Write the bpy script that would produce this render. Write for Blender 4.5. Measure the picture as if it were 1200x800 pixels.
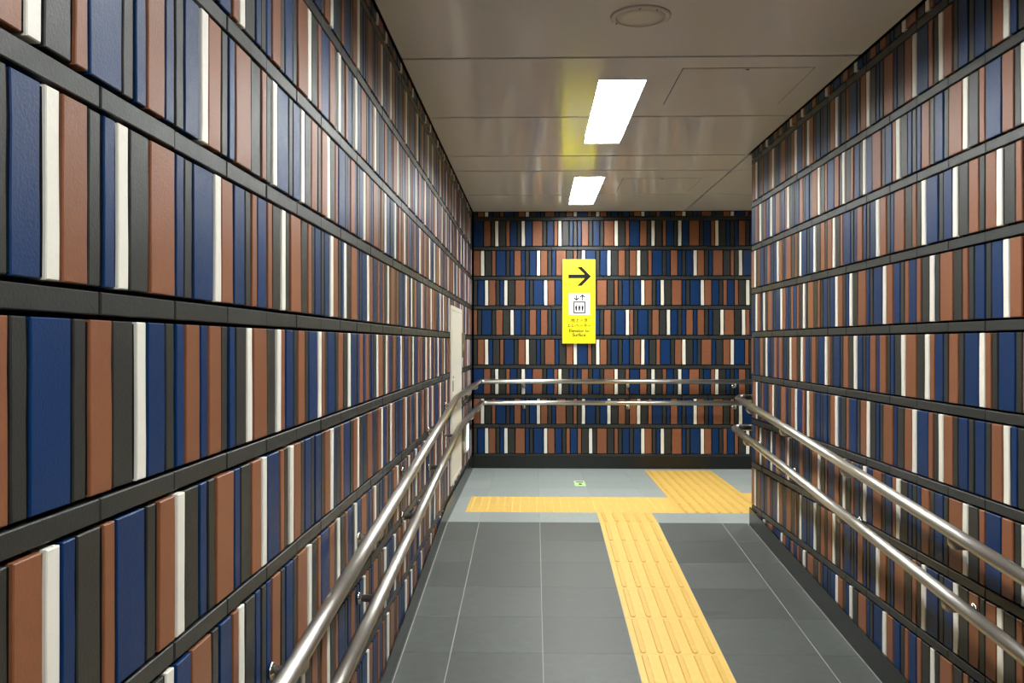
import bpy, bmesh, math, random
from mathutils import Vector, Matrix

# ------------------------------------------------------------------ scene reset
for o in list(bpy.data.objects):
    bpy.data.objects.remove(o, do_unlink=True)
S = bpy.context.scene
C = S.collection
random.seed(7)

# ------------------------------------------------------------------ measured layout (metres)
FPX = 1024.0            # focal length in pixels of the 1200 px wide frame
YAW = 0.0252            # camera turned slightly to the left of the passage axis
CAM_Z = 1.23            # eye height above the landing
XL, XR, YE = -0.6104, 1.4713, 8.578      # faces of left wall, right wall, end wall
YC = 5.949              # outer corner of the right wall
YR = 6.0                # upper end of the ramp
SLOPE = 1.0 / 12.0
ZC = CAM_Z + 1.287      # ceiling
XW = 3.55               # far side of the landing, round the corner
YB = -3.6               # lower end of the passage, behind the camera
PITCH = 0.2906          # one tile row plus one band
BAND45 = CAM_Z + 0.0554  # centre of the band between rows 4 and 5
BASE_H = 0.12

# ------------------------------------------------------------------ camera
cam = bpy.data.cameras.new('camera')
cam.sensor_width = 36.0
cam.lens = 36.0 * FPX / 1200.0
cam.shift_y = 1.6 / 1200.0
cam.clip_start = 0.02
cam_ob = bpy.data.objects.new('camera', cam)
C.objects.link(cam_ob)
cam_ob.location = (0, 0, CAM_Z)
cam_ob.rotation_euler = (math.pi / 2, 0, YAW)
S.camera = cam_ob

# ------------------------------------------------------------------ world (underground: next to no ambient light)
w = bpy.data.worlds.new('world')
S.world = w
w.use_nodes = True
w.node_tree.nodes['Background'].inputs[0].default_value = (0.9, 0.95, 1.0, 1)
w.node_tree.nodes['Background'].inputs[1].default_value = 0.02

# ------------------------------------------------------------------ view
S.view_settings.view_transform = 'Standard'
S.view_settings.look = 'None'
S.view_settings.gamma = 1.0
S.view_settings.use_curve_mapping = False
S.view_settings.exposure = 0.0
LAMP = 64.0             # emission of the ceiling light diffusers


# ------------------------------------------------------------------ materials
def srgb(r, g, b):
    f = lambda c: ((c / 255.0) / 12.92 if c / 255.0 <= 0.04045 else ((c / 255.0 + 0.055) / 1.055) ** 2.4)
    return (f(r), f(g), f(b), 1.0)


def mat(name, col, rough=0.5, metal=0.0, spec=0.5, var=0.0, noise=0.0, nscale=30.0, bump=0.0, bscale=80.0,
        emis=None, estr=0.0, stretch=None, rvar=0.0, coat=0.0):
    m = bpy.data.materials.new(name)
    m.use_nodes = True
    nt = m.node_tree
    N = nt.nodes
    L = nt.links
    b = N['Principled BSDF']
    b.inputs['Base Color'].default_value = col
    b.inputs['Roughness'].default_value = rough
    b.inputs['Metallic'].default_value = metal
    b.inputs['Specular IOR Level'].default_value = spec
    if coat:
        b.inputs['Coat Weight'].default_value = coat
        b.inputs['Coat Roughness'].default_value = 0.15
    if emis:
        b.inputs['Emission Color'].default_value = emis
        b.inputs['Emission Strength'].default_value = estr
    geo = N.new('ShaderNodeNewGeometry')
    vec = geo.outputs['Position']
    if stretch:
        mp = N.new('ShaderNodeMapping')
        mp.inputs['Scale'].default_value = stretch
        L.new(vec, mp.inputs['Vector'])
        vec = mp.outputs['Vector']
    fac = None
    if var or noise:
        val = N.new('ShaderNodeValue')
        val.outputs[0].default_value = 1.0
        cur = val.outputs[0]
        if var:
            oi = N.new('ShaderNodeObjectInfo')
            ad = N.new('ShaderNodeMath'); ad.operation = 'ADD'
            L.new(oi.outputs['Random'], ad.inputs[0]); L.new(geo.outputs['Random Per Island'], ad.inputs[1])
            fr = N.new('ShaderNodeMath'); fr.operation = 'FRACT'
            L.new(ad.outputs[0], fr.inputs[0])
            mr = N.new('ShaderNodeMapRange')
            mr.inputs['To Min'].default_value = 1 - var; mr.inputs['To Max'].default_value = 1 + var
            L.new(fr.outputs[0], mr.inputs['Value'])
            cur = mr.outputs[0]
        if noise:
            nz = N.new('ShaderNodeTexNoise')
            nz.inputs['Scale'].default_value = nscale
            nz.inputs['Detail'].default_value = 5
            nz.inputs['Roughness'].default_value = 0.65
            L.new(vec, nz.inputs['Vector'])
            m2 = N.new('ShaderNodeMapRange')
            m2.inputs['From Min'].default_value = 0.25; m2.inputs['From Max'].default_value = 0.75
            m2.inputs['To Min'].default_value = 1 - noise; m2.inputs['To Max'].default_value = 1 + noise
            L.new(nz.outputs['Fac'], m2.inputs['Value'])
            mu = N.new('ShaderNodeMath'); mu.operation = 'MULTIPLY'
            L.new(cur, mu.inputs[0]); L.new(m2.outputs[0], mu.inputs[1])
            cur = mu.outputs[0]
            if rvar:
                m3 = N.new('ShaderNodeMapRange')
                m3.inputs['From Min'].default_value = 0.25; m3.inputs['From Max'].default_value = 0.75
                m3.inputs['To Min'].default_value = rough - rvar; m3.inputs['To Max'].default_value = rough + rvar
                L.new(nz.outputs['Fac'], m3.inputs['Value'])
                L.new(m3.outputs[0], b.inputs['Roughness'])
        mx = N.new('ShaderNodeVectorMath'); mx.operation = 'SCALE'
        mx.inputs[0].default_value = col[:3]
        L.new(cur, mx.inputs['Scale'])
        L.new(mx.outputs[0], b.inputs['Base Color'])
    if bump:
        n2 = N.new('ShaderNodeTexNoise')
        n2.inputs['Scale'].default_value = bscale
        n2.inputs['Detail'].default_value = 6
        n2.inputs['Roughness'].default_value = 0.6
        L.new(vec, n2.inputs['Vector'])
        bp = N.new('ShaderNodeBump')
        bp.inputs['Strength'].default_value = bump
        bp.inputs['Distance'].default_value = 0.002
        L.new(n2.outputs['Fac'], bp.inputs['Height'])
        L.new(bp.outputs['Normal'], b.inputs['Normal'])
    return m


TILE = dict(rough=0.41, spec=0.32, var=0.10, noise=0.12, nscale=45, bump=0.28, bscale=210, rvar=0.05)
M = {
    'K': mat('charcoal_tile', srgb(47, 48, 46), **TILE),
    'B': mat('blue_tile', srgb(0, 45, 92), **TILE),
    'R': mat('brown_tile', srgb(136, 86, 59), **TILE),
    'W': mat('white_tile', srgb(236, 232, 220), rough=0.45, var=0.03, noise=0.03, nscale=40, bump=0.25, bscale=120),
    'band': mat('charcoal_band_tile', srgb(49, 51, 50), **TILE),
    'backing': mat('dark_backing', srgb(14, 14, 14), rough=0.9, spec=0.1),
    'baseboard': mat('black_baseboard_tile', srgb(19, 20, 19), rough=0.26, noise=0.1, nscale=20),
    'ceiling': mat('satin_ceiling_metal', srgb(224, 223, 224), rough=0.16, spec=0.5, noise=0.02, nscale=40, stretch=(6, .4, 1)),
    'gap': mat('dark_gap', srgb(30, 28, 27), rough=0.9, spec=0.1),
    'lamp': mat('lamp_diffuser', (0.9, 0.9, 0.9, 1), rough=0.5, emis=(0.97, 1.0, 0.98, 1), estr=LAMP),
    'lampframe': mat('lamp_frame', srgb(72, 72, 70), rough=0.6),
    'steel': mat('brushed_stainless_steel', srgb(196, 192, 184), rough=0.33, metal=1.0, noise=0.06, nscale=60),
    'steel2': mat('polished_stainless_steel', srgb(205, 202, 196), rough=0.25, metal=1.0),
    'ramp': mat('dark_grey_floor_tile', srgb(77, 81, 77), rough=0.5, var=0.16, noise=0.32, nscale=22, bump=0.25, bscale=120, rvar=0.08),
    'landing': mat('light_grey_floor_tile', srgb(150, 158, 156), rough=0.42, var=0.07, noise=0.18, nscale=20, bump=0.15, bscale=120, rvar=0.06),
    'grout': mat('pale_floor_grout', srgb(158, 158, 152), rough=0.8, noise=0.08),
    'tactile': mat('yellow_tactile_tile', srgb(221, 182, 94), rough=0.5, var=0.03, noise=0.05, nscale=25),
    'rib': mat('worn_yellow_rib', srgb(212, 170, 82), rough=0.5, noise=0.08, nscale=40),
    'yellow': mat('yellow_sign_face', srgb(250, 236, 0), rough=0.42, spec=0.5),
    'ink': mat('dark_print', srgb(22, 21, 12), rough=0.7, spec=0.2),
    'paper': mat('white_sign_panel', srgb(245, 245, 242), rough=0.3),
    'aluminium': mat('grey_sign_edge', srgb(130, 130, 126), rough=0.35, metal=0.8),
    'cream': mat('cream_painted_steel', srgb(226, 222, 208), rough=0.35),
    'bronze': mat('dull_bronze_hinge', srgb(112, 106, 90), rough=0.45),
    'exitwhite': mat('lit_white_sign_face', (0.9, 0.95, 0.92, 1), rough=0.3, emis=(0.9, 1.0, 0.96, 1), estr=1.1),
    'exitgreen': mat('lit_green_pictogram', srgb(0, 150, 90), rough=0.3, emis=srgb(0, 190, 120), estr=0.9),
    'casing': mat('pale_plastic_casing', srgb(205, 204, 198), rough=0.4),
    'sticker': mat('pale_green_sticker', srgb(206, 240, 170), rough=0.4),
    'stickerink': mat('dark_green_print', srgb(38, 70, 30), rough=0.5),
    'speaker': mat('grey_speaker_grille', srgb(214, 210, 206), rough=0.4),
    'plain': mat('plain_dark_wall', srgb(70, 68, 66), rough=0.6),
}


def brushed(name, axis):
    """stainless steel brushed along the rail: highlights spread round the tube, not along it"""
    m = mat(name, srgb(194, 190, 182), rough=0.30, metal=1.0, noise=0.05, nscale=60)
    b = m.node_tree.nodes['Principled BSDF']
    b.inputs['Anisotropic'].default_value = 0.85
    b.inputs['Anisotropic Rotation'].default_value = 0.25
    cx = m.node_tree.nodes.new('ShaderNodeCombineXYZ')
    for i in range(3): cx.inputs[i].default_value = axis[i]
    m.node_tree.links.new(cx.outputs[0], b.inputs['Tangent'])
    return m


M['rail_slope'] = brushed('brushed_steel_sloping_rail', (0, 0.9965, 0.083))
M['rail_level'] = brushed('brushed_steel_level_rail', (0, 1, 0))
M['rail_cross'] = brushed('brushed_steel_cross_rail', (1, 0, 0))


# ------------------------------------------------------------------ object helpers
def link(name, me, material=None, parent=None):
    o = bpy.data.objects.new(name, me)
    C.objects.link(o)
    if material is not None and me is not None and not me.materials:
        me.materials.append(material)
    if parent is not None:
        o.parent = parent
    return o


def tag(o, label=None, cat=None, group=None, kind=None):
    if label: o['label'] = label
    if cat: o['category'] = cat
    if group: o['group'] = group
    if kind: o['kind'] = kind
    return o


def empty(name, loc=(0, 0, 0), rz=0.0):
    o = bpy.data.objects.new(name, None)
    o.empty_display_size = 0.05
    C.objects.link(o)
    o.location = loc
    o.rotation_euler = (0, 0, rz)
    return o


def mesh_from(name, verts, faces, smooth=False):
    me = bpy.data.meshes.new(name)
    me.from_pydata(verts, [], faces)
    me.validate()
    bm = bmesh.new(); bm.from_mesh(me)
    bmesh.ops.recalc_face_normals(bm, faces=bm.faces)
    bm.to_mesh(me); bm.free()
    if smooth:
        for p in me.polygons: p.use_smooth = True
    me.update()
    return me


def box_data(x0, x1, y0, y1, z0, z1):
    v = [(x0, y0, z0), (x1, y0, z0), (x1, y1, z0), (x0, y1, z0), (x0, y0, z1), (x1, y0, z1), (x1, y1, z1), (x0, y1, z1)]
    f = [(0, 3, 2, 1), (4, 5, 6, 7), (0, 1, 5, 4), (1, 2, 6, 5), (2, 3, 7, 6), (3, 0, 4, 7)]
    return v, f


def boxes_mesh(name, boxes):
    V, F = [], []
    for b in boxes:
        v, f = box_data(*b); n = len(V)
        V += v; F += [tuple(i + n for i in q) for q in f]
    return mesh_from(name, V, F)


def bevel_box(name, x0, x1, y0, y1, z0, z1, bev=0.003, seg=2):
    v, f = box_data(x0, x1, y0, y1, z0, z1)
    me = bpy.data.meshes.new(name)
    bm = bmesh.new()
    vs = [bm.verts.new(p) for p in v]
    for q in f: bm.faces.new([vs[i] for i in q])
    bmesh.ops.recalc_face_normals(bm, faces=bm.faces)
    bmesh.ops.bevel(bm, geom=list(bm.edges), offset=bev, segments=seg, affect='EDGES', profile=0.7)
    bm.to_mesh(me); bm.free()
    return me


def prism_mesh(name, poly, depth, axis='y', flip=1):
    """poly: (a, b) outline; extruded by depth along the third axis."""
    n = len(poly)
    def P(a, b, d):
        return {'y': (a, d, b), 'x': (d, a, b), 'z': (a, b, d)}[axis]
    V = [P(a, b, 0) for a, b in poly] + [P(a, b, depth) for a, b in poly]
    F = [tuple(range(n)), tuple(range(2 * n - 1, n - 1, -1))]
    F += [(i, (i + 1) % n, (i + 1) % n + n, i + n) for i in range(n)]
    return mesh_from(name, V, F)


def tube_mesh(name, pts, r, seg=20, cap=True, first=0, last=None):
    """round tube along a polyline of 3-D points (mitred)."""
    pts = [Vector(p) for p in pts]
    V, F = [], []
    up = Vector((0, 0, 1))
    n = len(pts)
    d0 = (pts[1] - pts[0]).normalized()
    a = d0.cross(up)
    if a.length < 1e-3: a = d0.cross(Vector((1, 0, 0)))
    a.normalize()
    prev = d0
    for i, p in enumerate(pts):
        din = (p - pts[i - 1]).normalized() if i else d0
        dout = (pts[i + 1] - p).normalized() if i < n - 1 else din
        t = (din + dout).normalized()
        q = prev.rotation_difference(din)
        a = (q @ a).normalized(); prev = din
        b = din.cross(a).normalized()
        k = max(0.3, t.dot(din))
        for s in range(seg):
            an = 2 * math.pi * s / seg
            off = a * math.cos(an) * r + b * math.sin(an) * r
            # project the ring on the mitre plane, along the incoming direction
            off = off - din * (off.dot(t) / k)
            V.append(tuple(p + off))
    last = n - 1 if last is None else last
    V = V[first * seg:(last + 1) * seg]
    for i in range(last - first):
        for s in range(seg):
            F.append((i * seg + s, i * seg + (s + 1) % seg, (i + 1) * seg + (s + 1) % seg, (i + 1) * seg + s))
    if cap and first == 0: F.append(tuple(range(seg)))
    if cap and last == n - 1: F.append(tuple(range((last - first) * seg, (last - first + 1) * seg)))
    me = mesh_from(name, V, F)
    for p in me.polygons:
        if len(p.vertices) == 4: p.use_smooth = True
    return me


def lathe_mesh(name, prof, seg=32, axis='z'):
    V, F = [], []
    for (r, h) in prof:
        for s in range(seg):
            a = 2 * math.pi * s / seg
            c, d = r * math.cos(a), r * math.sin(a)
            V.append({'z': (c, d, h), 'x': (h, c, d), 'y': (c, h, d)}[axis])
    for i in range(len(prof) - 1):
        for s in range(seg):
            F.append((i * seg + s, i * seg + (s + 1) % seg, (i + 1) * seg + (s + 1) % seg, (i + 1) * seg + s))
    F.append(tuple(range(seg)))
    F.append(tuple(range((len(prof) - 1) * seg, len(prof) * seg)))
    me = mesh_from(name, V, F)
    for p in me.polygons:
        if len(p.vertices) == 4: p.use_smooth = True
    return me


def floor_z(y):
    return 0.0 if y >= YR else -(YR - y) * SLOPE


def project(x, y, z):
    c, s = math.cos(YAW), math.sin(YAW)
    zc = y * c - x * s
    xc = x * c + y * s
    if zc < 0.05: return None
    return 600 + FPX * xc / zc, 401.6 - FPX * (z - CAM_Z) / zc


# ================================================================== THE SETTING
# ------------------------------------------------------------------ wall backings
TH = 0.020                                     # tile thickness in front of the backing
wall_left = tag(link('wall_left', boxes_mesh('wall_left', [(XL - TH - 0.12, XL - TH, YB, YE + 0.14, -1.0, ZC + 0.1)]), M['backing']),
                'long left wall faced with rows of narrow blue, brown, white and charcoal tiles', 'wall', kind='structure')
wall_right = tag(link('wall_right', boxes_mesh('wall_right', [(XR + TH, XR + TH + 0.2, YB, YC - 0.002, -1.0, ZC + 0.1)]), M['backing']),
                 'right wall of striped tiles ending in an outer corner at the landing', 'wall', kind='structure')
wall_end = tag(link('wall_end', boxes_mesh('wall_end', [(XL - TH, XW + 0.1, YE + TH, YE + TH + 0.12, -0.1, ZC + 0.1)]), M['backing']),
               'end wall of striped tiles carrying the yellow sign', 'wall', kind='structure')
wall_return = tag(link('wall_return', boxes_mesh('wall_return', [(XR + TH + 0.2, XW, YC - 0.2, YC - 0.002, -0.1, ZC + 0.1)]), M['plain']),
                  'return wall round the corner, facing the end wall', 'wall', kind='structure')
wall_side = tag(link('wall_side', boxes_mesh('wall_side', [(XW, XW + 0.1, YC - 0.2, YE + TH, -0.1, ZC + 0.1)]), M['plain']),
                'plain wall closing the landing round the corner', 'wall', kind='structure')
wall_back = tag(link('wall_back', boxes_mesh('wall_back', [(XL - TH - 0.12, XR + TH + 0.2, YB - 0.1, YB, -1.0, ZC + 0.1)]), M['plain']),
                'plain wall closing the passage behind the camera', 'wall', kind='structure')

# ------------------------------------------------------------------ wall tiles: five row patterns that repeat every 1.53 m
WID = {'t': 0.040, 'm': 0.070, 'w': 0.100}
ROWS = {
    'A': 'Bw Rm Kt Wt Km Rt Bm Kt Wt Bm Rw Kt Bm Rt Wt Km Bt Kt Bt Rm Kt Bm Kt Rw Wt Km Rt',
    'B': 'Rm Wt Km Rt Bw Kt Bt Rm Bt Kt Bm Wt Rm Kt Bt Rw Km Rt Kt Wt Bw Kt Bm Wt Km Rm Kt',
    'C': 'Kt Bm Wt Rm Kt Bt Wt Km Rw Bt Kt Bw Wt Rm Bm Kt Rt Bm Rt Km Wt Kt Rw Km Rt Kt Bm',
    'D': 'Rt Kt Bw Kt Rm Km Wt Bm Kt Bt Rm Bt Rm Kt Bt Km Wt Rw Km Wt Rt Bm Kt Rm Kt Bw Wt',
    'E': 'Kt Rm Wt Bt Km Rt Bw Kt Rm Wt Km Bt Kt Rw Bt Km Rm Wt Bw Rt Kt Wt Rm Kt Bm Kt Bm',
}
PERIOD = 1.53


def fix(seq):
    """cyclic order: keep appending from the row's own start until a full period is covered."""
    it = [(a[0], WID[a[1]]) for a in seq.split()]
    return it


PAT = {k: fix(v) for k, v in ROWS.items()}
# rows A-E hold 27 tiles each; D opens with the tail of its cycle (Rt Kt Bw Kt Rm Km)
for k, v in PAT.items():
    assert abs(sum(a[1] for a in v) - PERIOD) < 1e-6, (k, sum(a[1] for a in v))

GAP = 0.0076            # open joint above and below the bands
GAPX = 0.0092           # open joint between neighbouring tiles
BAND_H = 0.032
TILE_H = PITCH - BAND_H - 2 * GAP
JOINT = 0.0040


def tile_data(w, h, th, seed):
    """hand-pressed tile: slightly wavy long edges, eased front edges."""
    r = random.Random(seed)
    nl = 4
    lev = [h * i / nl for i in range(nl + 1)]
    b = 0.0016
    amp = 0.0011 if h > 0.1 else 0.0
    jl = [r.uniform(-amp, amp) for _ in lev]
    jr = [r.uniform(-amp, amp) for _ in lev]
    tilt = r.uniform(-0.0008, 0.0008) if h > 0.1 else 0
    V, F = [], []
    # columns: back-left, front-left edge, face-left, face-right, front-right edge, back-right
    for i, z in enumerate(lev):
        xl = -w / 2 + jl[i]; xr = w / 2 + jr[i]
        zf = z + (b if i == 0 else (-b if i == nl else 0))
        yt = -th + tilt * (z / h - 0.5)
        V += [(xl, 0, z), (xl, yt + b, z), (xl + b, yt, zf), (xr - b, yt, zf), (xr, yt + b, z), (xr, 0, z)]
    for i in range(nl):
        a = i * 6; c = a + 6
        for k in range(5):
            F.append((a + k, a + k + 1, c + k + 1, c + k))
    t = nl * 6
    for a in (0, t):
        F.append((a + 1, a + 2, a + 3, a + 4))
        F.append((a, a + 1, a + 4, a + 5))
    return V, F


CACHE = {}


def tile_mesh(col, w, h, var):
    key = (col, round(w, 4), round(h, 4), var)
    if key not in CACHE:
        th = TH + {'W': 0.0020, 'R': 0.0014, 'B': 0.0006, 'K': 0.0, 'band': -0.0005}[col] + [0, .0008, -.0006, .0004, 0.0011, -.0009][var]
        V, F = tile_data(w, h, th, hash((round(w * 1e4), round(h * 1e4), var, ord(col[0]))) & 0xffff)
        me = mesh_from('wall_tile_' + {'W': 'white', 'R': 'brown', 'B': 'blue', 'K': 'charcoal', 'band': 'band'}[col], V, F)
        me.materials.append(M[col])
        CACHE[key] = me
    return CACHE[key]


def build_wall(parent, origin, rz, s0, s_min, s_max, row_letter, hide, nparts=300):
    """origin: point of the backing face at s=0, z=0; s runs to the right as seen from the passage."""
    ux, uy = math.cos(rz), math.sin(rz)
    nx, ny = math.sin(rz), -math.cos(rz)
    W = lambda s, z, d=TH: (origin[0] + ux * s + nx * d, origin[1] + uy * s + ny * d, z)
    tiles, bands = [], []
    r = random.Random(len(parent.name) * 13 + 5)

    def consider(store, col, sa, sb, za, zb):
        if sb - sa < 0.008 or zb - za < 0.008 or hide(sa, sb, za, zb): return
        ps = [project(*W(s, z)) for s in (sa, sb) for z in (za, zb)]
        area = 0.0
        if all(ps):
            xs = [min(1200, max(0, p[0])) for p in ps]; ys = [min(800, max(0, p[1])) for p in ps]
            wpx = abs((xs[2] + xs[3]) / 2 - (xs[0] + xs[1]) / 2)
            hpx = (abs(ys[1] - ys[0]) + abs(ys[3] - ys[2])) / 2
            area = wpx * hpx
        store.append((area, col, sa, sb, za, zb, r.randrange(6)))

    for row in range(0, 13):
        zc_top = BAND45 + PITCH * (5 - row)           # centre of the band above this row
        z1 = zc_top - BAND_H / 2 - GAP
        z0 = z1 - TILE_H
        zt = min(z1, ZC - 0.004)
        pat = PAT[row_letter(row)]
        if zt - z0 > 0.01:
            n0 = math.floor((s_min - s0) / PERIOD) - 1
            s = s0 + n0 * PERIOD
            while s < s_max:
                for col, wd in pat:
                    a, b = s + GAPX / 2, s + wd - GAPX / 2
                    a2, b2 = max(a, s_min), min(b, s_max)
                    if b2 > a2: consider(tiles, col, a2, b2, z0, zt)
                    s += wd
        zb0 = z0 - GAP - BAND_H                        # band below this row
        if zb0 + BAND_H < ZC:
            k0 = math.floor((s_min - s0) / 0.255) - 1
            s = s0 + k0 * 0.255
            while s < s_max:
                a, b = max(s + JOINT / 2, s_min), min(s + 0.255 - JOINT / 2, s_max)
                if b > a: consider(bands, 'band', a, b, zb0, zb0 + BAND_H)
                s += 0.255
        # dark mortar closing the upright joints, set back from the tile faces
        if zt - z0 > 0.03:
            c0, c1 = W(s_min, z0 + 0.003, 0), W(s_max, zt - 0.003, TH - 0.0032)
            if row <= 9:
                me = boxes_mesh('mortar', [(min(c0[0], c1[0]), max(c0[0], c1[0]), min(c0[1], c1[1]), max(c0[1], c1[1]), c0[2], c1[2])])
                link('mortar', me, M['backing'], parent)
    for store, nm, lim in ((tiles, 'wall_tile', nparts), (bands, 'band_tile', 300)):
        store.sort(key=lambda t: -t[0])
        rest = {}
        for i, (area, col, sa, sb, za, zb, var) in enumerate(store):
            loc = W((sa + sb) / 2, za, 0)
            if i < lim and area > 12:
                o = link(nm, tile_mesh(col, sb - sa, zb - za, var), None, parent)
                o.location = loc
                o.rotation_euler = (0, 0, rz)
            else:
                rest.setdefault(col, []).append((loc, sb - sa, zb - za, var))
        cols = list(rest)
        if cols:
            V, F, MI = [], [], []
            for ci, col in enumerate(cols):
                for loc, wd, ht, var in rest[col]:
                    me = tile_mesh(col, wd, ht, var)
                    n = len(V)
                    for v in me.vertices:
                        x, y, z = v.co
                        V.append((loc[0] + ux * x - uy * y, loc[1] + uy * x + ux * y, loc[2] + z))
                    for p in me.polygons:
                        F.append(tuple(i + n for i in p.vertices)); MI.append(ci)
            me = bpy.data.meshes.new(nm + '_field')
            me.from_pydata(V, [], F)
            for col in cols: me.materials.append(M[col])
            me.polygons.foreach_set('material_index', MI)
            me.update()
            o = link(nm + '_field', me, None, parent)
            o['kind'] = 'stuff'


# cabinet hatch in the left wall (covers some tiles)
CAB = (6.30, 7.17, CAM_Z - 1.035, CAM_Z + 0.272)      # y0, y1, z0, z1
side_letter = lambda row: 'EABCD'[(row - 1) % 5]
end_letter = lambda row: 'ABCDE'[(row - 1) % 5]


def hide_left(sa, sb, za, zb):
    if zb < floor_z(sb) + BASE_H * 0.5: return True
    return sa > CAB[0] + 0.004 and sb < CAB[1] - 0.004 and za > CAB[2] + 0.004 and zb < CAB[3] - 0.004


def hide_right(sa, sb, za, zb):
    return zb < floor_z(YC - sa) + BASE_H * 0.5


def hide_end(sa, sb, za, zb):
    return zb < BASE_H * 0.5


build_wall(wall_left, (XL - TH, 0, 0), math.pi / 2, 0.9609, -3.5, YE - 0.006, side_letter, hide_left)
build_wall(wall_right, (XR + TH, YC, 0), -math.pi / 2, 0.0, 0.002, 9.4, side_letter, hide_right)
build_wall(wall_end, (-0.5958, YE + TH, 0), 0.0, 0.0, 0.0, XW + 0.58, end_letter, hide_end)


# ------------------------------------------------------------------ baseboards (proud of the tiles, following the ramp)
def baseboard(name, x_back, x_front, y0, y1, label):
    ys = [y for y in (y0, YR, y1) if y0 <= y <= y1]
    poly = [(y, floor_z(y) - 0.004) for y in ys] + [(y, floor_z(y) + BASE_H) for y in reversed(ys)]
    me = prism_mesh(name, poly, x_front - x_back, 'x')
    o = link(name, me, M['baseboard'])
    o.location = (x_back, 0, 0)
    return tag(o, label, 'baseboard', kind='structure')


baseboard('baseboard_left', XL + 0.0045, XL + 0.013, YB + 0.01, YE - 0.012, 'charcoal baseboard along the left wall, following the ramp')
baseboard('baseboard_right', XR - 0.0045, XR - 0.013, YB + 0.01, YC + 0.012, 'black baseboard along the right wall, following the ramp')
tag(link('baseboard_end', boxes_mesh('baseboard_end', [(XL + 0.014, XW - 0.01, YE - 0.014, YE - 0.004, 0.0, BASE_H)]), M['baseboard']),
    'black baseboard along the foot of the end wall', 'baseboard', kind='structure')

# ------------------------------------------------------------------ floor: slab, ramp tiles, landing tiles, tactile tiles
fl_poly = [(YB, floor_z(YB) - 0.0022), (YR, -0.0022), (YR, -0.12), (YB, floor_z(YB) - 0.12)]
floor_me = prism_mesh('floor', fl_poly, XR + TH - (XL - TH), 'x')
floor = link('floor', floor_me, M['grout'])
floor.location = (XL - TH, 0, 0)
tag(floor, 'dark grey tiled ramp floor rising towards the landing', 'floor', kind='structure')
landing = link('floor', boxes_mesh('landing', [(XL - TH, XW, YR, YE + TH, -0.12, -0.0022)]), M['grout'])
tag(landing, 'light grey tiled landing floor at the top of the ramp', 'floor', kind='structure')


def child(name, me, m, parent):
    o = link(name, me, m, None)
    o.parent = parent
    o.matrix_parent_inverse = Matrix.Translation(-parent.location)
    return o


def floor_tile(name, x0, x1, y0, y1, m, parent, top=0.0, gx=0.0023, gy=0.0001):
    """a tile lying on ramp or landing, eased top edge"""
    lx, ly = (x1 - x0) - 2 * gx, (y1 - y0) - 2 * gy
    key = ('floor', round(lx, 4), round(ly, 4), m.name)
    if key not in CACHE:
        b = 0.0008
        V = [(-lx / 2, -ly / 2, -0.0020), (lx / 2, -ly / 2, -0.0020), (lx / 2, ly / 2, -0.0020), (-lx / 2, ly / 2, -0.0020),
             (-lx / 2, -ly / 2, -b), (lx / 2, -ly / 2, -b), (lx / 2, ly / 2, -b), (-lx / 2, ly / 2, -b),
             (-lx / 2 + b, -ly / 2 + b, 0), (lx / 2 - b, -ly / 2 + b, 0), (lx / 2 - b, ly / 2 - b, 0), (-lx / 2 + b, ly / 2 - b, 0)]
        F = [(3, 2, 1, 0), (8, 9, 10, 11)]
        for a in (0, 4):
            F += [(a + i, a + (i + 1) % 4, a + 4 + (i + 1) % 4, a + 4 + i) for i in range(4)]
        me = mesh_from(name, V, F); me.materials.append(m)
        CACHE[key] = me
    o = child(name, CACHE[key], None, parent)
    ym = (y0 + y1) / 2
    o.location = ((x0 + x1) / 2, ym, floor_z(ym) + top)
    if ym < YR: o.rotation_euler = (math.atan(SLOPE), 0, 0)
    return o


XF0, XF1 = XL + 0.0135, XR - 0.0135
COLS = [XF0 + 0.002, -0.377, 0.040, 0.452, 0.848, 1.283, XF1 - 0.002]
TP = 0.41
nrow = int((YR - YB) / TP)


def ribs_mesh(key, xs, ly, wid=0.029, hgt=0.0045, along='y'):
    if key in CACHE: return CACHE[key]
    V, F = [], []
    for x in xs:
        n = len(V)
        b = 0.005
        ends = []
        l = ly / 2
        out = [(x - wid / 2, -l + wid / 2), (x - wid / 4, -l), (x + wid / 4, -l), (x + wid / 2, -l + wid / 2),
               (x + wid / 2, l - wid / 2), (x + wid / 4, l), (x - wid / 4, l), (x - wid / 2, l - wid / 2)]
        for z, sc in ((0, 1.0), (hgt, 0.74)):
            for (a, c) in out:
                V.append((x + (a - x) * sc, c * (1 - (1 - sc) * 0.03), z))
        F.append(tuple(n + 8 + i for i in range(8)))
        for i in range(8):
            F.append((n + i, n + (i + 1) % 8, n + 8 + (i + 1) % 8, n + 8 + i))
    me = mesh_from('ribs', V, F); me.materials.append(M['rib'])
    CACHE[key] = me
    return me


def dots_mesh(key, lx, ly, n=5):
    if key in CACHE: return CACHE[key]
    V, F = [], []
    for i in range(n):
        for j in range(n):
            cx = -lx / 2 + lx * (i + 0.5) / n; cy = -ly / 2 + ly * (j + 0.5) / n
            k = len(V)
            for z, rr in ((0, 0.0115), (0.0035, 0.0065)):
                for s in range(8):
                    a = 2 * math.pi * s / 8
                    V.append((cx + rr * math.cos(a), cy + rr * math.sin(a), z))
            F.append(tuple(k + 8 + s for s in range(8)))
            F += [(k + s, k + (s + 1) % 8, k + 8 + (s + 1) % 8, k + 8 + s) for s in range(8)]
    me = mesh_from('dots', V, F); me.materials.append(M['tactile'])
    CACHE[key] = me
    return me


def add_top(o, me, nm, label):
    p = link(nm, me, None, o)
    p['label'] = label
    return p


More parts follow.
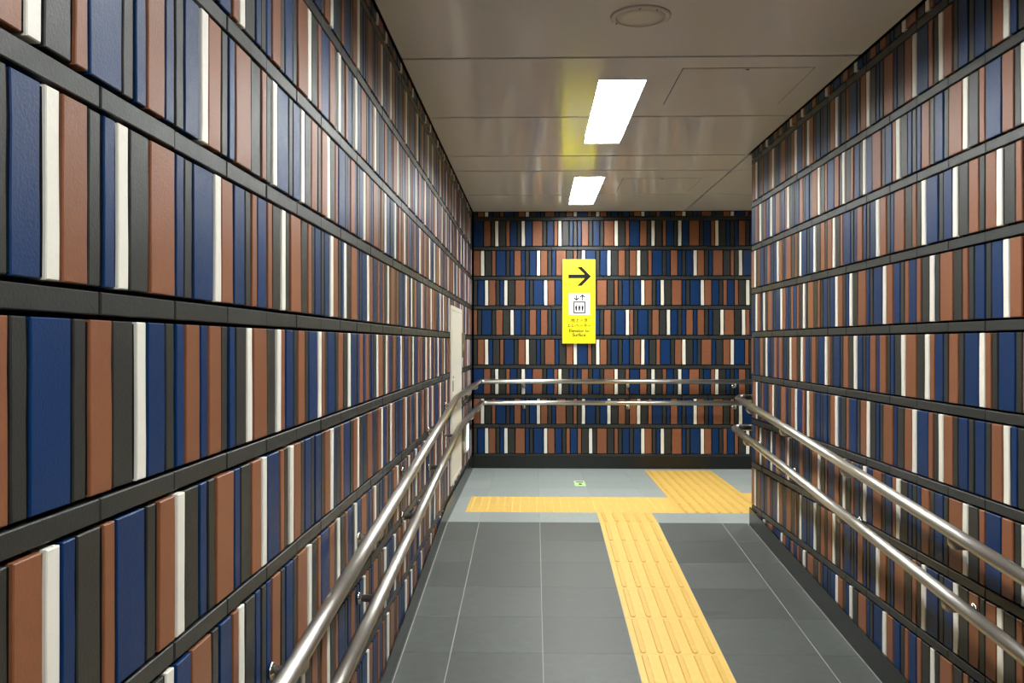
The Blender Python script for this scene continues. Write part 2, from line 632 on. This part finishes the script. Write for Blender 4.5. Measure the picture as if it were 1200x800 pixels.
RIBX = [-0.1555 + 0.0778 * i for i in range(5)]
for r in range(nrow):
    y1 = YR - r * TP; y0 = y1 - TP
    for c in range(6):
        if c == 3:
            o = floor_tile('tactile_tile', COLS[3], COLS[4], y0, y1, M['tactile'], floor, top=0.0008, gx=0.0006)
            add_top(o, ribs_mesh('rampribs', RIBX, TP - 0.010), 'ribs', 'five raised guiding ribs')
        else:
            floor_tile('floor_tile', COLS[c], COLS[c + 1], y0, y1, M['ramp'], floor)

# landing tactile tiles
TX = [-0.50, -0.194, 0.112, 0.418, 0.735, 1.065]
TY = [6.35, 6.667, 6.985]
o = floor_tile('tactile_tile', COLS[3], COLS[4], YR + 0.001, TY[0], M['tactile'], landing, top=0.0008, gx=0.0006)
add_top(o, ribs_mesh('startribs', RIBX, TY[0] - YR - 0.03), 'ribs', 'five raised guiding ribs')
for j in range(2):
    for i in range(len(TX) - 1):
        o = floor_tile('tactile_tile', TX[i], TX[i + 1], TY[j], TY[j + 1], M['tactile'], landing, top=0.0008, gx=0.0006)
        lx = TX[i + 1] - TX[i]
        add_top(o, dots_mesh('dots%.3f' % lx, lx, TY[1] - TY[0]), 'dots', 'rows of small raised warning dots')
ZX = [1.065, 1.3825, 1.70]
ZY = [6.35, 6.667, 6.985, 7.29, 7.60, 7.905, 8.21, 8.46]
for j in range(len(ZY) - 1):
    for i in range(2):
        o = floor_tile('tactile_tile', ZX[i], ZX[i + 1], ZY[j], ZY[j + 1], M['tactile'], landing, top=0.0008, gx=0.0006)
        ly = ZY[j + 1] - ZY[j]
        add_top(o, ribs_mesh('z%.3f' % ly, [-0.1185 + 0.079 * k for k in range(4)], ly - 0.02), 'ribs', 'four raised guiding ribs')
EX = [1.70 + 0.306 * k for k in range(7)]
EY = [6.35, 6.667, 6.985, 7.20]
for j in range(3):
    for i in range(6):
        o = floor_tile('tactile_tile', EX[i], min(EX[i + 1], XW - 0.005), EY[j], EY[j + 1], M['tactile'], landing, top=0.0008, gx=0.0006)

# landing grey tiles
YF1 = YE - 0.0145
GX = COLS[:1] + [-0.377, 0.040, 0.452, 0.865, 1.283, 1.70, 2.11, 2.52, 2.93, 3.34, XW - 0.004]
for i in range(len(GX) - 1):
    a, b = GX[i], GX[i + 1]
    # strip in front of the yellow band
    if i == 3:
        floor_tile('floor_tile', COLS[4], b, YR + 0.001, TY[0], M['landing'], landing)
    else:
        floor_tile('floor_tile', a, b, YR + 0.001, TY[0], M['landing'], landing)
    # left of the dots
    if i == 0:
        floor_tile('floor_tile', a, -0.50, TY[0], TY[2], M['landing'], landing)
    # behind the band
    rows = [6.985, 7.40, 7.81, 8.22, YF1]
    if a >= 1.69: rows = [7.20, 7.61, 8.02, YF1]
    for j in range(len(rows) - 1):
        y0, y1 = rows[j], rows[j + 1]
        if i == 4:            # cut at the yellow column
            floor_tile('floor_tile', a, 1.065, y0, y1, M['landing'], landing)
        elif i == 5:
            continue
        else:
            floor_tile('floor_tile', a, b, y0, y1, M['landing'], landing)
floor_tile('floor_tile', 1.065, 1.70, 8.46, YF1, M['landing'], landing)

# ------------------------------------------------------------------ ceiling: slab with satin panels and dark joints
ceil = link('ceiling', boxes_mesh('ceiling', [(XL - TH - 0.12, XW + 0.1, YB - 0.1, YE + 0.14, ZC + 0.1, ZC + 0.2)]), M['gap'])
tag(ceil, 'grey beige ceiling of wide satin metal panels with dark joints', 'ceiling', kind='structure')
CJ = [YE - 0.012, 7.606, 6.547, 6.025, 4.988, 3.951, 2.91, 1.87, 0.83, -0.21, -1.25, -2.29, -3.33, YB + 0.01]
g = 0.010
LW, LL, LX, RECESS = 0.232, 1.36, 0.435, 0.050
LIGHT_Y = [4.295, 6.80, 1.79, -0.715]
OPEN = [(LX - LW / 2 - 0.004, LX + LW / 2 + 0.004, y - 0.004, y + LL + 0.004) for y in LIGHT_Y]
OPEN.append((2.246, 3.254, 7.25 - LW / 2 - 0.004, 7.25 + LW / 2 + 0.004))


def panel(x0, x1, y0, y1):
    """one ceiling panel, cut out round the lamps"""
    cells = [(x0, x1, y0, y1)]
    for (a, b, c, d) in OPEN:
        nxt = []
        for (p, q, r, t) in cells:
            if b <= p or a >= q or d <= r or c >= t:
                nxt.append((p, q, r, t)); continue
            if a > p: nxt.append((p, a, r, t))
            if b < q: nxt.append((b, q, r, t))
            if c > r: nxt.append((max(p, a), min(q, b), r, c))
            if d < t: nxt.append((max(p, a), min(q, b), d, t))
        cells = nxt
    return link('ceiling_panel', boxes_mesh('ceiling_panel', [(p, q, r, t, ZC, ZC + 0.012) for p, q, r, t in cells]), M['ceiling'], ceil)


for i in range(len(CJ) - 1):
    y1, y0 = CJ[i] - g, CJ[i + 1] + g
    if i == 0: y1 = CJ[0]
    a, b = XL + 0.012, XR - 0.012
    if y0 > YC: b = XR - 0.006
    panel(a, b, y0, y1)
    if y0 > YC - 0.1:
        panel(XR + 0.006, XW - 0.01, max(y0, YC + 0.01), y1)
# dark boards closing the joints from above
link('joint_backing', boxes_mesh('joint_backing', [(XL - TH, XW, YB, YE + TH, ZC + 0.075, ZC + 0.085)]), M['gap'], ceil)

# ================================================================== THINGS
# ------------------------------------------------------------------ ceiling lights
LABELS = ['bright rectangular ceiling light above the ramp, larger of the two in view',
          'white rectangular ceiling light over the landing, just in front of the end wall',
          'white rectangular ceiling light above the lower ramp, just over the top of the picture',
          'white rectangular ceiling light straight above the camera']


def ceiling_light(cx, cy, wx, wy, lab):
    t = tag(empty('ceiling_light', (cx, cy, ZC)), lab, 'light', 'ceiling lights in a line along the passage')
    e = 0.003
    a, b = wx / 2, wy / 2
    bx = [(-a - e, -a, -b - e, b + e, -0.001, RECESS + 0.008), (a, a + e, -b - e, b + e, -0.001, RECESS + 0.008),
          (-a, a, -b - e, -b, -0.001, RECESS + 0.008), (-a, a, b, b + e, -0.001, RECESS + 0.008)]
    link('frame', boxes_mesh('lamp_frame', bx), M['lampframe'], t)
    link('diffuser', boxes_mesh('lamp_diffuser', [(-a, a, -b, b, RECESS, RECESS + 0.006)]), M['lamp'], t)


for y0, lab in zip(LIGHT_Y, LABELS):
    ceiling_light(LX, y0 + LL / 2, LW, LL, lab)
ceiling_light(2.75, 7.25, 1.0, LW, 'added white rectangular ceiling light round the corner, unseen behind the right wall')  # unseen lamp, added to light the landing round the corner

# ------------------------------------------------------------------ ceiling speaker
t = tag(empty('ceiling_speaker', (0.42, 3.455, ZC)), 'round grey flush ceiling speaker near the top edge of the picture', 'speaker')
link('rim', lathe_mesh('speaker_rim', [(0.118, -0.0005), (0.117, -0.006), (0.108, -0.010), (0.098, -0.008), (0.096, -0.0005)], 48), M['speaker'], t)
link('grille', lathe_mesh('speaker_grille', [(0.096, -0.0005), (0.096, -0.005), (0.05, -0.0065), (0.01, -0.007)], 48), M['speaker'], t)
for a in (150, 262, 300):
    s = link('screw', lathe_mesh('speaker_screw', [(0.004, -0.009), (0.0035, -0.0125), (0.001, -0.013)], 10), M['steel2'], t)
    s.location = (0.104 * math.cos(math.radians(a)), 0.104 * math.sin(math.radians(a)), 0)

# ------------------------------------------------------------------ ceiling inspection hatches
for y0, y1, lab in ((4.115, 4.735, 'square inspection hatch in the ceiling right of the larger light'),
                    (6.86, 7.48, 'square inspection hatch in the ceiling right of the far light')):
    t = tag(empty('ceiling_hatch', (1.005, (y0 + y1) / 2, ZC)), lab, 'hatch', 'ceiling inspection hatches')
    hw, hl = 0.308, (y1 - y0) / 2
    link('panel', bevel_box('hatch_panel', -hw + 0.003, hw - 0.003, -hl + 0.003, hl - 0.003, -0.0022, -0.0003, 0.0006, 1), M['ceiling'], t)
    e = 0.003
    link('joint', boxes_mesh('hatch_joint', [(-hw, -hw + e, -hl, hl, -0.001, -0.0002), (hw - e, hw, -hl, hl, -0.001, -0.0002),
                                             (-hw + e, hw - e, -hl, -hl + e, -0.001, -0.0002), (-hw + e, hw - e, hl - e, hl, -0.001, -0.0002)]), M['gap'], t)
    s = link('latch', lathe_mesh('hatch_latch', [(0.009, -0.0022), (0.008, -0.005), (0.003, -0.006)], 16), M['bronze'], t)
    s.location = (0.0, -hl + 0.02, 0)

# ------------------------------------------------------------------ handrails
RR = 0.022


def arc(p_in, corner, p_out, rad, n=6):
    """rounded corner points between two straight runs"""
    c = Vector(corner)
    a = (Vector(p_in) - c).normalized(); b = (Vector(p_out) - c).normalized()
    half = a.angle(b) / 2
    d = rad / math.tan(half)
    ctr = c + (a + b).normalized() * (rad / math.sin(half))
    s = c + a * d - ctr; e = c + b * d - ctr
    tot = s.angle(e)
    ax = s.cross(e).normalized()
    return [ctr + Matrix.Rotation(tot * i / n, 3, ax) @ s for i in range(n + 1)]


def rail_path(corners, rads):
    pts = [Vector(corners[0])]
    for i in range(1, len(corners) - 1):
        pts += arc(corners[i - 1], corners[i], corners[i + 1], rads[i - 1])
    pts.append(Vector(corners[-1]))
    return pts


_bracket = {}


def bracket(t, wall_pt, n, drop=0.048):
    """wall_pt: point on the wall face at rail height; n: unit vector from wall to rail; rail at distance n.length"""
    dist = n.length
    key = (round(dist, 3), round(drop, 3))
    if key not in _bracket:
        # local: wall at x=0, passage towards +x, z up relative to the rail centre
        path = [Vector((0.004, 0, -drop)), Vector((dist - 0.018, 0, -drop))]
        for i in range(1, 6):
            a = math.pi / 2 * i / 5
            path.append(Vector((dist - 0.018 + 0.018 * math.sin(a), 0, -drop + 0.018 * (1 - math.cos(a)))))
        path.append(Vector((dist, 0, -RR + 0.004)))
        me = tube_mesh('bracket_arm', path, 0.0125, 14); me.materials.append(M['steel'])
        ro = lathe_mesh('bracket_rosette', [(0.021, 0.0), (0.021, 0.004), (0.018, 0.0075), (0.0135, 0.009), (0.013, 0.012)], 24, 'x')
        ro.materials.append(M['steel2'])
        v = [Vector((x, y, z - drop)) for x, y, z in (q.co for q in ro.vertices)]
        for q, p in zip(ro.vertices, v): q.co = p
        _bracket[key] = (me, ro)
    me, ro = _bracket[key]
    o = link('bracket', me, None, t)
    o.location = Vector(wall_pt) - t.location
    o.rotation_euler = (0, 0, math.atan2(n.y, n.x))
    link('rosette', ro, None, o)


def handrail(corners, rads, brackets, label, group):
    base = Vector((corners[0][0], corners[0][1], floor_z(corners[0][1])))
    t = tag(empty('handrail', base), label, 'handrail', group)
    pts = [p - base for p in rail_path(corners, rads)]
    # one tube, cut into runs at the bends
    runs, start = [], 0
    for i in range(1, len(pts)):
        if (pts[i] - pts[i - 1]).length > 0.3:
            d = (pts[i] - pts[i - 1]).normalized()
            runs.append((i, d))
    cut = [0] + [(a[0] + b[0] - 1) // 2 for a, b in zip(runs, runs[1:])] + [len(pts) - 1]
    for k, (i, d) in enumerate(runs):
        key = 'rail_cross' if abs(d.x) > 0.7 else ('rail_slope' if abs(d.z) > 0.03 else 'rail_level')
        a, b = cut[k], cut[k + 1]
        # neighbouring points keep the mitre planes equal at the cut
        link('rail', tube_mesh('rail', pts, RR, 28, True, a, b), M[key], t)
    for wp, n in brackets: bracket(t, wp, n)
    return t


FACE = 0.0035   # tiles stand this much proud of the nominal face


def rails():
    for tier, (hz, off) in enumerate((((0.855), 0.080), ((0.648), 0.100))):
        up = 'upper' if tier == 0 else 'lower'
        y_end = YE - off
        # left wall then end wall
        x = XL + off
        y0 = -3.3
        cs = [(x, y0, floor_z(y0) + hz), (x, YR, hz), (x, y_end, hz), (XW - 0.02, y_end, hz)]
        br = []
        for y in (-2, -1, 0, 1.0, 2.0, 3.0, 4.0, 5.0, 5.95, 7.25, 8.1):
            br.append(((XL + FACE, y, floor_z(y) + hz), Vector((off - FACE, 0, 0))))
        for xb in (-0.098, 0.915, 1.944, 2.96):
            br.append(((xb, YE - FACE, hz), Vector((0, -(off - FACE), 0))))
        handrail(cs, [0.15, 0.05], br, '%s stainless handrail along the left wall, turning onto the end wall' % up, 'stainless handrails')
        # right wall, turning round its outer corner
        x = XR - off
        yc = YC + off
        cs = [(XW - 0.02, yc, hz), (x, yc, hz), (x, YR - 0.16, floor_z(YR - 0.16) + hz), (x, y0, floor_z(y0) + hz)]
        cs = [(XW - 0.02, yc, hz), (x, yc, hz), (x, y0, floor_z(y0) + hz - (yc - YR) * SLOPE * 0)]
        br = []
        for y in (-2, -1.1, -0.1, 0.9, 1.93, 2.95, 3.97, 4.95, 5.72):
            br.append(((XR - FACE, y, rail_z(y, yc, hz, y0)), Vector((-(off - FACE), 0, 0))))
        for xb in (2.3, 3.2):
            br.append(((xb, YC, hz), Vector((0, off, 0))))
        handrail(cs, [0.045], br, '%s stainless handrail along the right wall, bending round its outer corner' % up, 'stainless handrails')


def rail_z(y, yc, hz, y0):
    z1 = floor_z(y0) + hz
    return hz + (z1 - hz) * (yc - y) / (yc - y0)


rails()

# ------------------------------------------------------------------ yellow direction sign on the end wall
SX0, SX1, SZ0, SZ1 = 0.277, 0.5985, CAM_Z - 0.006, CAM_Z + 0.815
SW, SH = SX1 - SX0, SZ1 - SZ0
sg = tag(empty('direction_sign', (SX0, YE - 0.035, SZ0)),
         'tall yellow sign with black arrow and white lift symbol on the end wall', 'sign')
link('casing', bevel_box('sign_casing', 0, SW, 0.004, 0.031, 0, SH, 0.002, 1), M['aluminium'], sg)
link('panel', bevel_box('sign_panel', 0, SW, 0, 0.0038, 0, SH, 0.001, 1), M['yellow'], sg)


def on_sign(px, py):   # photograph pixel -> sign millimetres (flat print on the sign face)
    return ((px - 659.0) / 38.5 * SW, (402.3 - py) / 98.3 * SH)


def print_poly(name, polys, m, parent, yo=-0.0008, th=0.0007):
    V, F = [], []
    for poly in polys:
        n = len(V); k = len(poly)
        V += [(a, yo, b) for a, b in poly] + [(a, yo + th, b) for a, b in poly]
        F.append(tuple(n + i for i in range(k)))
        F += [(n + i, n + (i + 1) % k, n + k + (i + 1) % k, n + k + i) for i in range(k)]
    return link(name, mesh_from(name, V, F), m, parent)


def rect(x0, y0, x1, y1): return [on_sign(x0, y0), on_sign(x1, y0), on_sign(x1, y1), on_sign(x0, y1)]


ax = lambda pts: [on_sign(655 + a / 16.0, 300 + b / 16.0) for a, b in pts]
print_poly('arrow', [ax([(176, 346), (480, 346), (336, 203), (424, 203), (600, 382), (424, 560), (336, 560), (480, 418), (176, 418)])], M['ink'], sg)
lp = print_poly('lift_panel', [rect(666.6, 343.6, 691.2, 368.7)], M['paper'], sg)
bk = lambda pts: [on_sign(655 + a / 12.31, 340 + b / 12.31) for a, b in pts]
rc = lambda a, b, c, d: bk([(a, b), (c, b), (c, d), (a, d)])
sym = [rc(207, 163, 380, 180), rc(207, 316, 380, 333), rc(207, 180, 223, 316), rc(364, 180, 380, 316),
       rc(244, 70, 258, 140), rc(331, 80, 345, 150),
       bk([(251, 152), (210, 118), (222, 106), (251, 130), (280, 106), (292, 118)]),
       bk([(338, 62), (379, 96), (367, 108), (338, 84), (309, 108), (297, 96)])]
for cx in (248, 293, 338):
    sym.append(bk([(cx + 9 * math.cos(a * math.pi / 4), 214 + 9 * math.sin(a * math.pi / 4)) for a in range(8)]))
    sym.append(bk([(cx - 16, 228), (cx + 16, 228), (cx + 13, 262), (cx + 7, 298), (cx - 7, 298), (cx - 13, 262)]))
print_poly('lift_symbol', sym, M['ink'], lp, yo=-0.0014, th=0.0005)


def text_mesh(body, size, width):
    cu = bpy.data.curves.new('sign_text', 'FONT')
    cu.body = body; cu.align_x = 'CENTER'; cu.align_y = 'CENTER'; cu.size = size; cu.extrude = 0.0002; cu.offset = 0.0007
    o = bpy.data.objects.new('sign_text', cu); C.objects.link(o)
    dg = bpy.context.evaluated_depsgraph_get()
    me = bpy.data.meshes.new_from_object(o.evaluated_get(dg))
    bpy.data.objects.remove(o, do_unlink=True)
    xs = [v.co.x for v in me.vertices]; ys = [v.co.y for v in me.vertices]
    cx = (max(xs) + min(xs)) / 2; cy = (max(ys) + min(ys)) / 2; s = width / (max(xs) - min(xs))
    for v in me.vertices:
        v.co = ((v.co.x - cx) * s, -v.co.z * 1.0 - 0.0006, (v.co.y - cy) * (s if abs(s - 1) < 9 else 1))
    me.materials.clear(); me.materials.append(M['ink'])
    return me


for body, px, py, wpx in (('地上ゆき', 678.5, 375.2, 19.5), ('エレベーター', 678.5, 381.2, 28.0), ('Elevator to', 678.6, 387.4, 23.5), ('Surface', 678.6, 392.2, 15.5)):
    o = link('lettering', text_mesh(body, 0.03, wpx / 38.5 * SW), None, sg)
    a, b = on_sign(px, py)
    o.location = (a, 0, b)

# ------------------------------------------------------------------ cream cabinet door on the left wall
cb = tag(empty('wall_cabinet', (XL + 0.0045, CAB[0], CAB[2])), 'narrow cream metal cabinet door set in the left wall near the corner', 'cabinet')
cw, ch = CAB[1] - CAB[0], CAB[3] - CAB[2]
f = 0.03
link('frame', boxes_mesh('cabinet_frame', [(0, 0.012, 0, f, 0, ch), (0, 0.012, cw - f, cw, 0, ch), (0, 0.012, f, cw - f, 0, f), (0, 0.012, f, cw - f, ch - f, ch)]), M['cream'], cb)
dr = link('door', bevel_box('cabinet_door', 0, 0.010, f + 0.003, cw - f - 0.003, f + 0.003, ch - f - 0.003, 0.002, 2), M['cream'], cb)
hd = link('handle', bevel_box('cabinet_handle', 0.010, 0.016, 0.07, 0.10, ch * 0.52, ch * 0.58, 0.002, 2), M['steel2'], dr)
lk = link('lock', lathe_mesh('cabinet_lock', [(0.008, 0.016), (0.008, 0.019), (0.003, 0.0195)], 14, 'x'), M['bronze'], dr)
lk.location = (0, 0.085, ch * 0.60)
for zz, hh in ((CAM_Z + 0.01 - CAB[2], 0.13), (CAM_Z - 0.80 - CAB[2], 0.13)):
    h = link('hinge', bevel_box('cabinet_hinge', 0.0, 0.034, cw + 0.002, cw + 0.055, zz - hh * 0.1, zz + hh * 0.55, 0.003, 2), M['bronze'], cb)
    link('hinge_pin', tube_mesh('hinge_pin', [(0.020, cw + 0.008, zz - hh), (0.020, cw + 0.008, zz - hh * 0.1)], 0.009, 12), M['bronze'], h)

# ------------------------------------------------------------------ low exit guidance light on the left wall
ex = tag(empty('exit_light', (XL + 0.0045, 7.54, CAM_Z - 0.95)), 'small lit white guidance light with green mark low on the left wall', 'exit light')
link('casing', bevel_box('exit_casing', 0, 0.022, 0, 0.26, 0, 0.245, 0.004, 2), M['casing'], ex)
pn = link('panel', bevel_box('exit_panel', 0.0222, 0.025, 0.012, 0.248, 0.012, 0.233, 0.0012, 1), M['exitwhite'], ex)
link('pictogram', boxes_mesh('exit_pictogram', [(0.0252, 0.0258, 0.09, 0.17, 0.09, 0.15)]), M['exitgreen'], pn)

# ------------------------------------------------------------------ luminous guidance sticker on the landing
st = tag(empty('floor_sticker', (0.40, 7.665, 0.0003)), 'small pale green guidance sticker on the grey landing floor', 'sticker')
link('sheet', bevel_box('sticker_sheet', -0.048, 0.048, -0.135, 0.135, 0, 0.0012, 0.0004, 1), M['sticker'], st)
V = [(-0.030, 0.040), (0.034, 0.040), (0.034, 0.085), (-0.030, 0.085)]
link('figure', prism_mesh('sticker_figure', V, 0.0006, 'z'), M['stickerink'], st).location = (0, 0, 0.0013)
V = [(-0.012, -0.090), (0.012, -0.090), (0.012, -0.068), (0.020, -0.068), (0.0, 0.005), (-0.020, -0.068), (-0.012, -0.068)]
link('arrow', prism_mesh('sticker_arrow', V, 0.0006, 'z'), M['stickerink'], st).location = (0.002, 0, 0.0013)
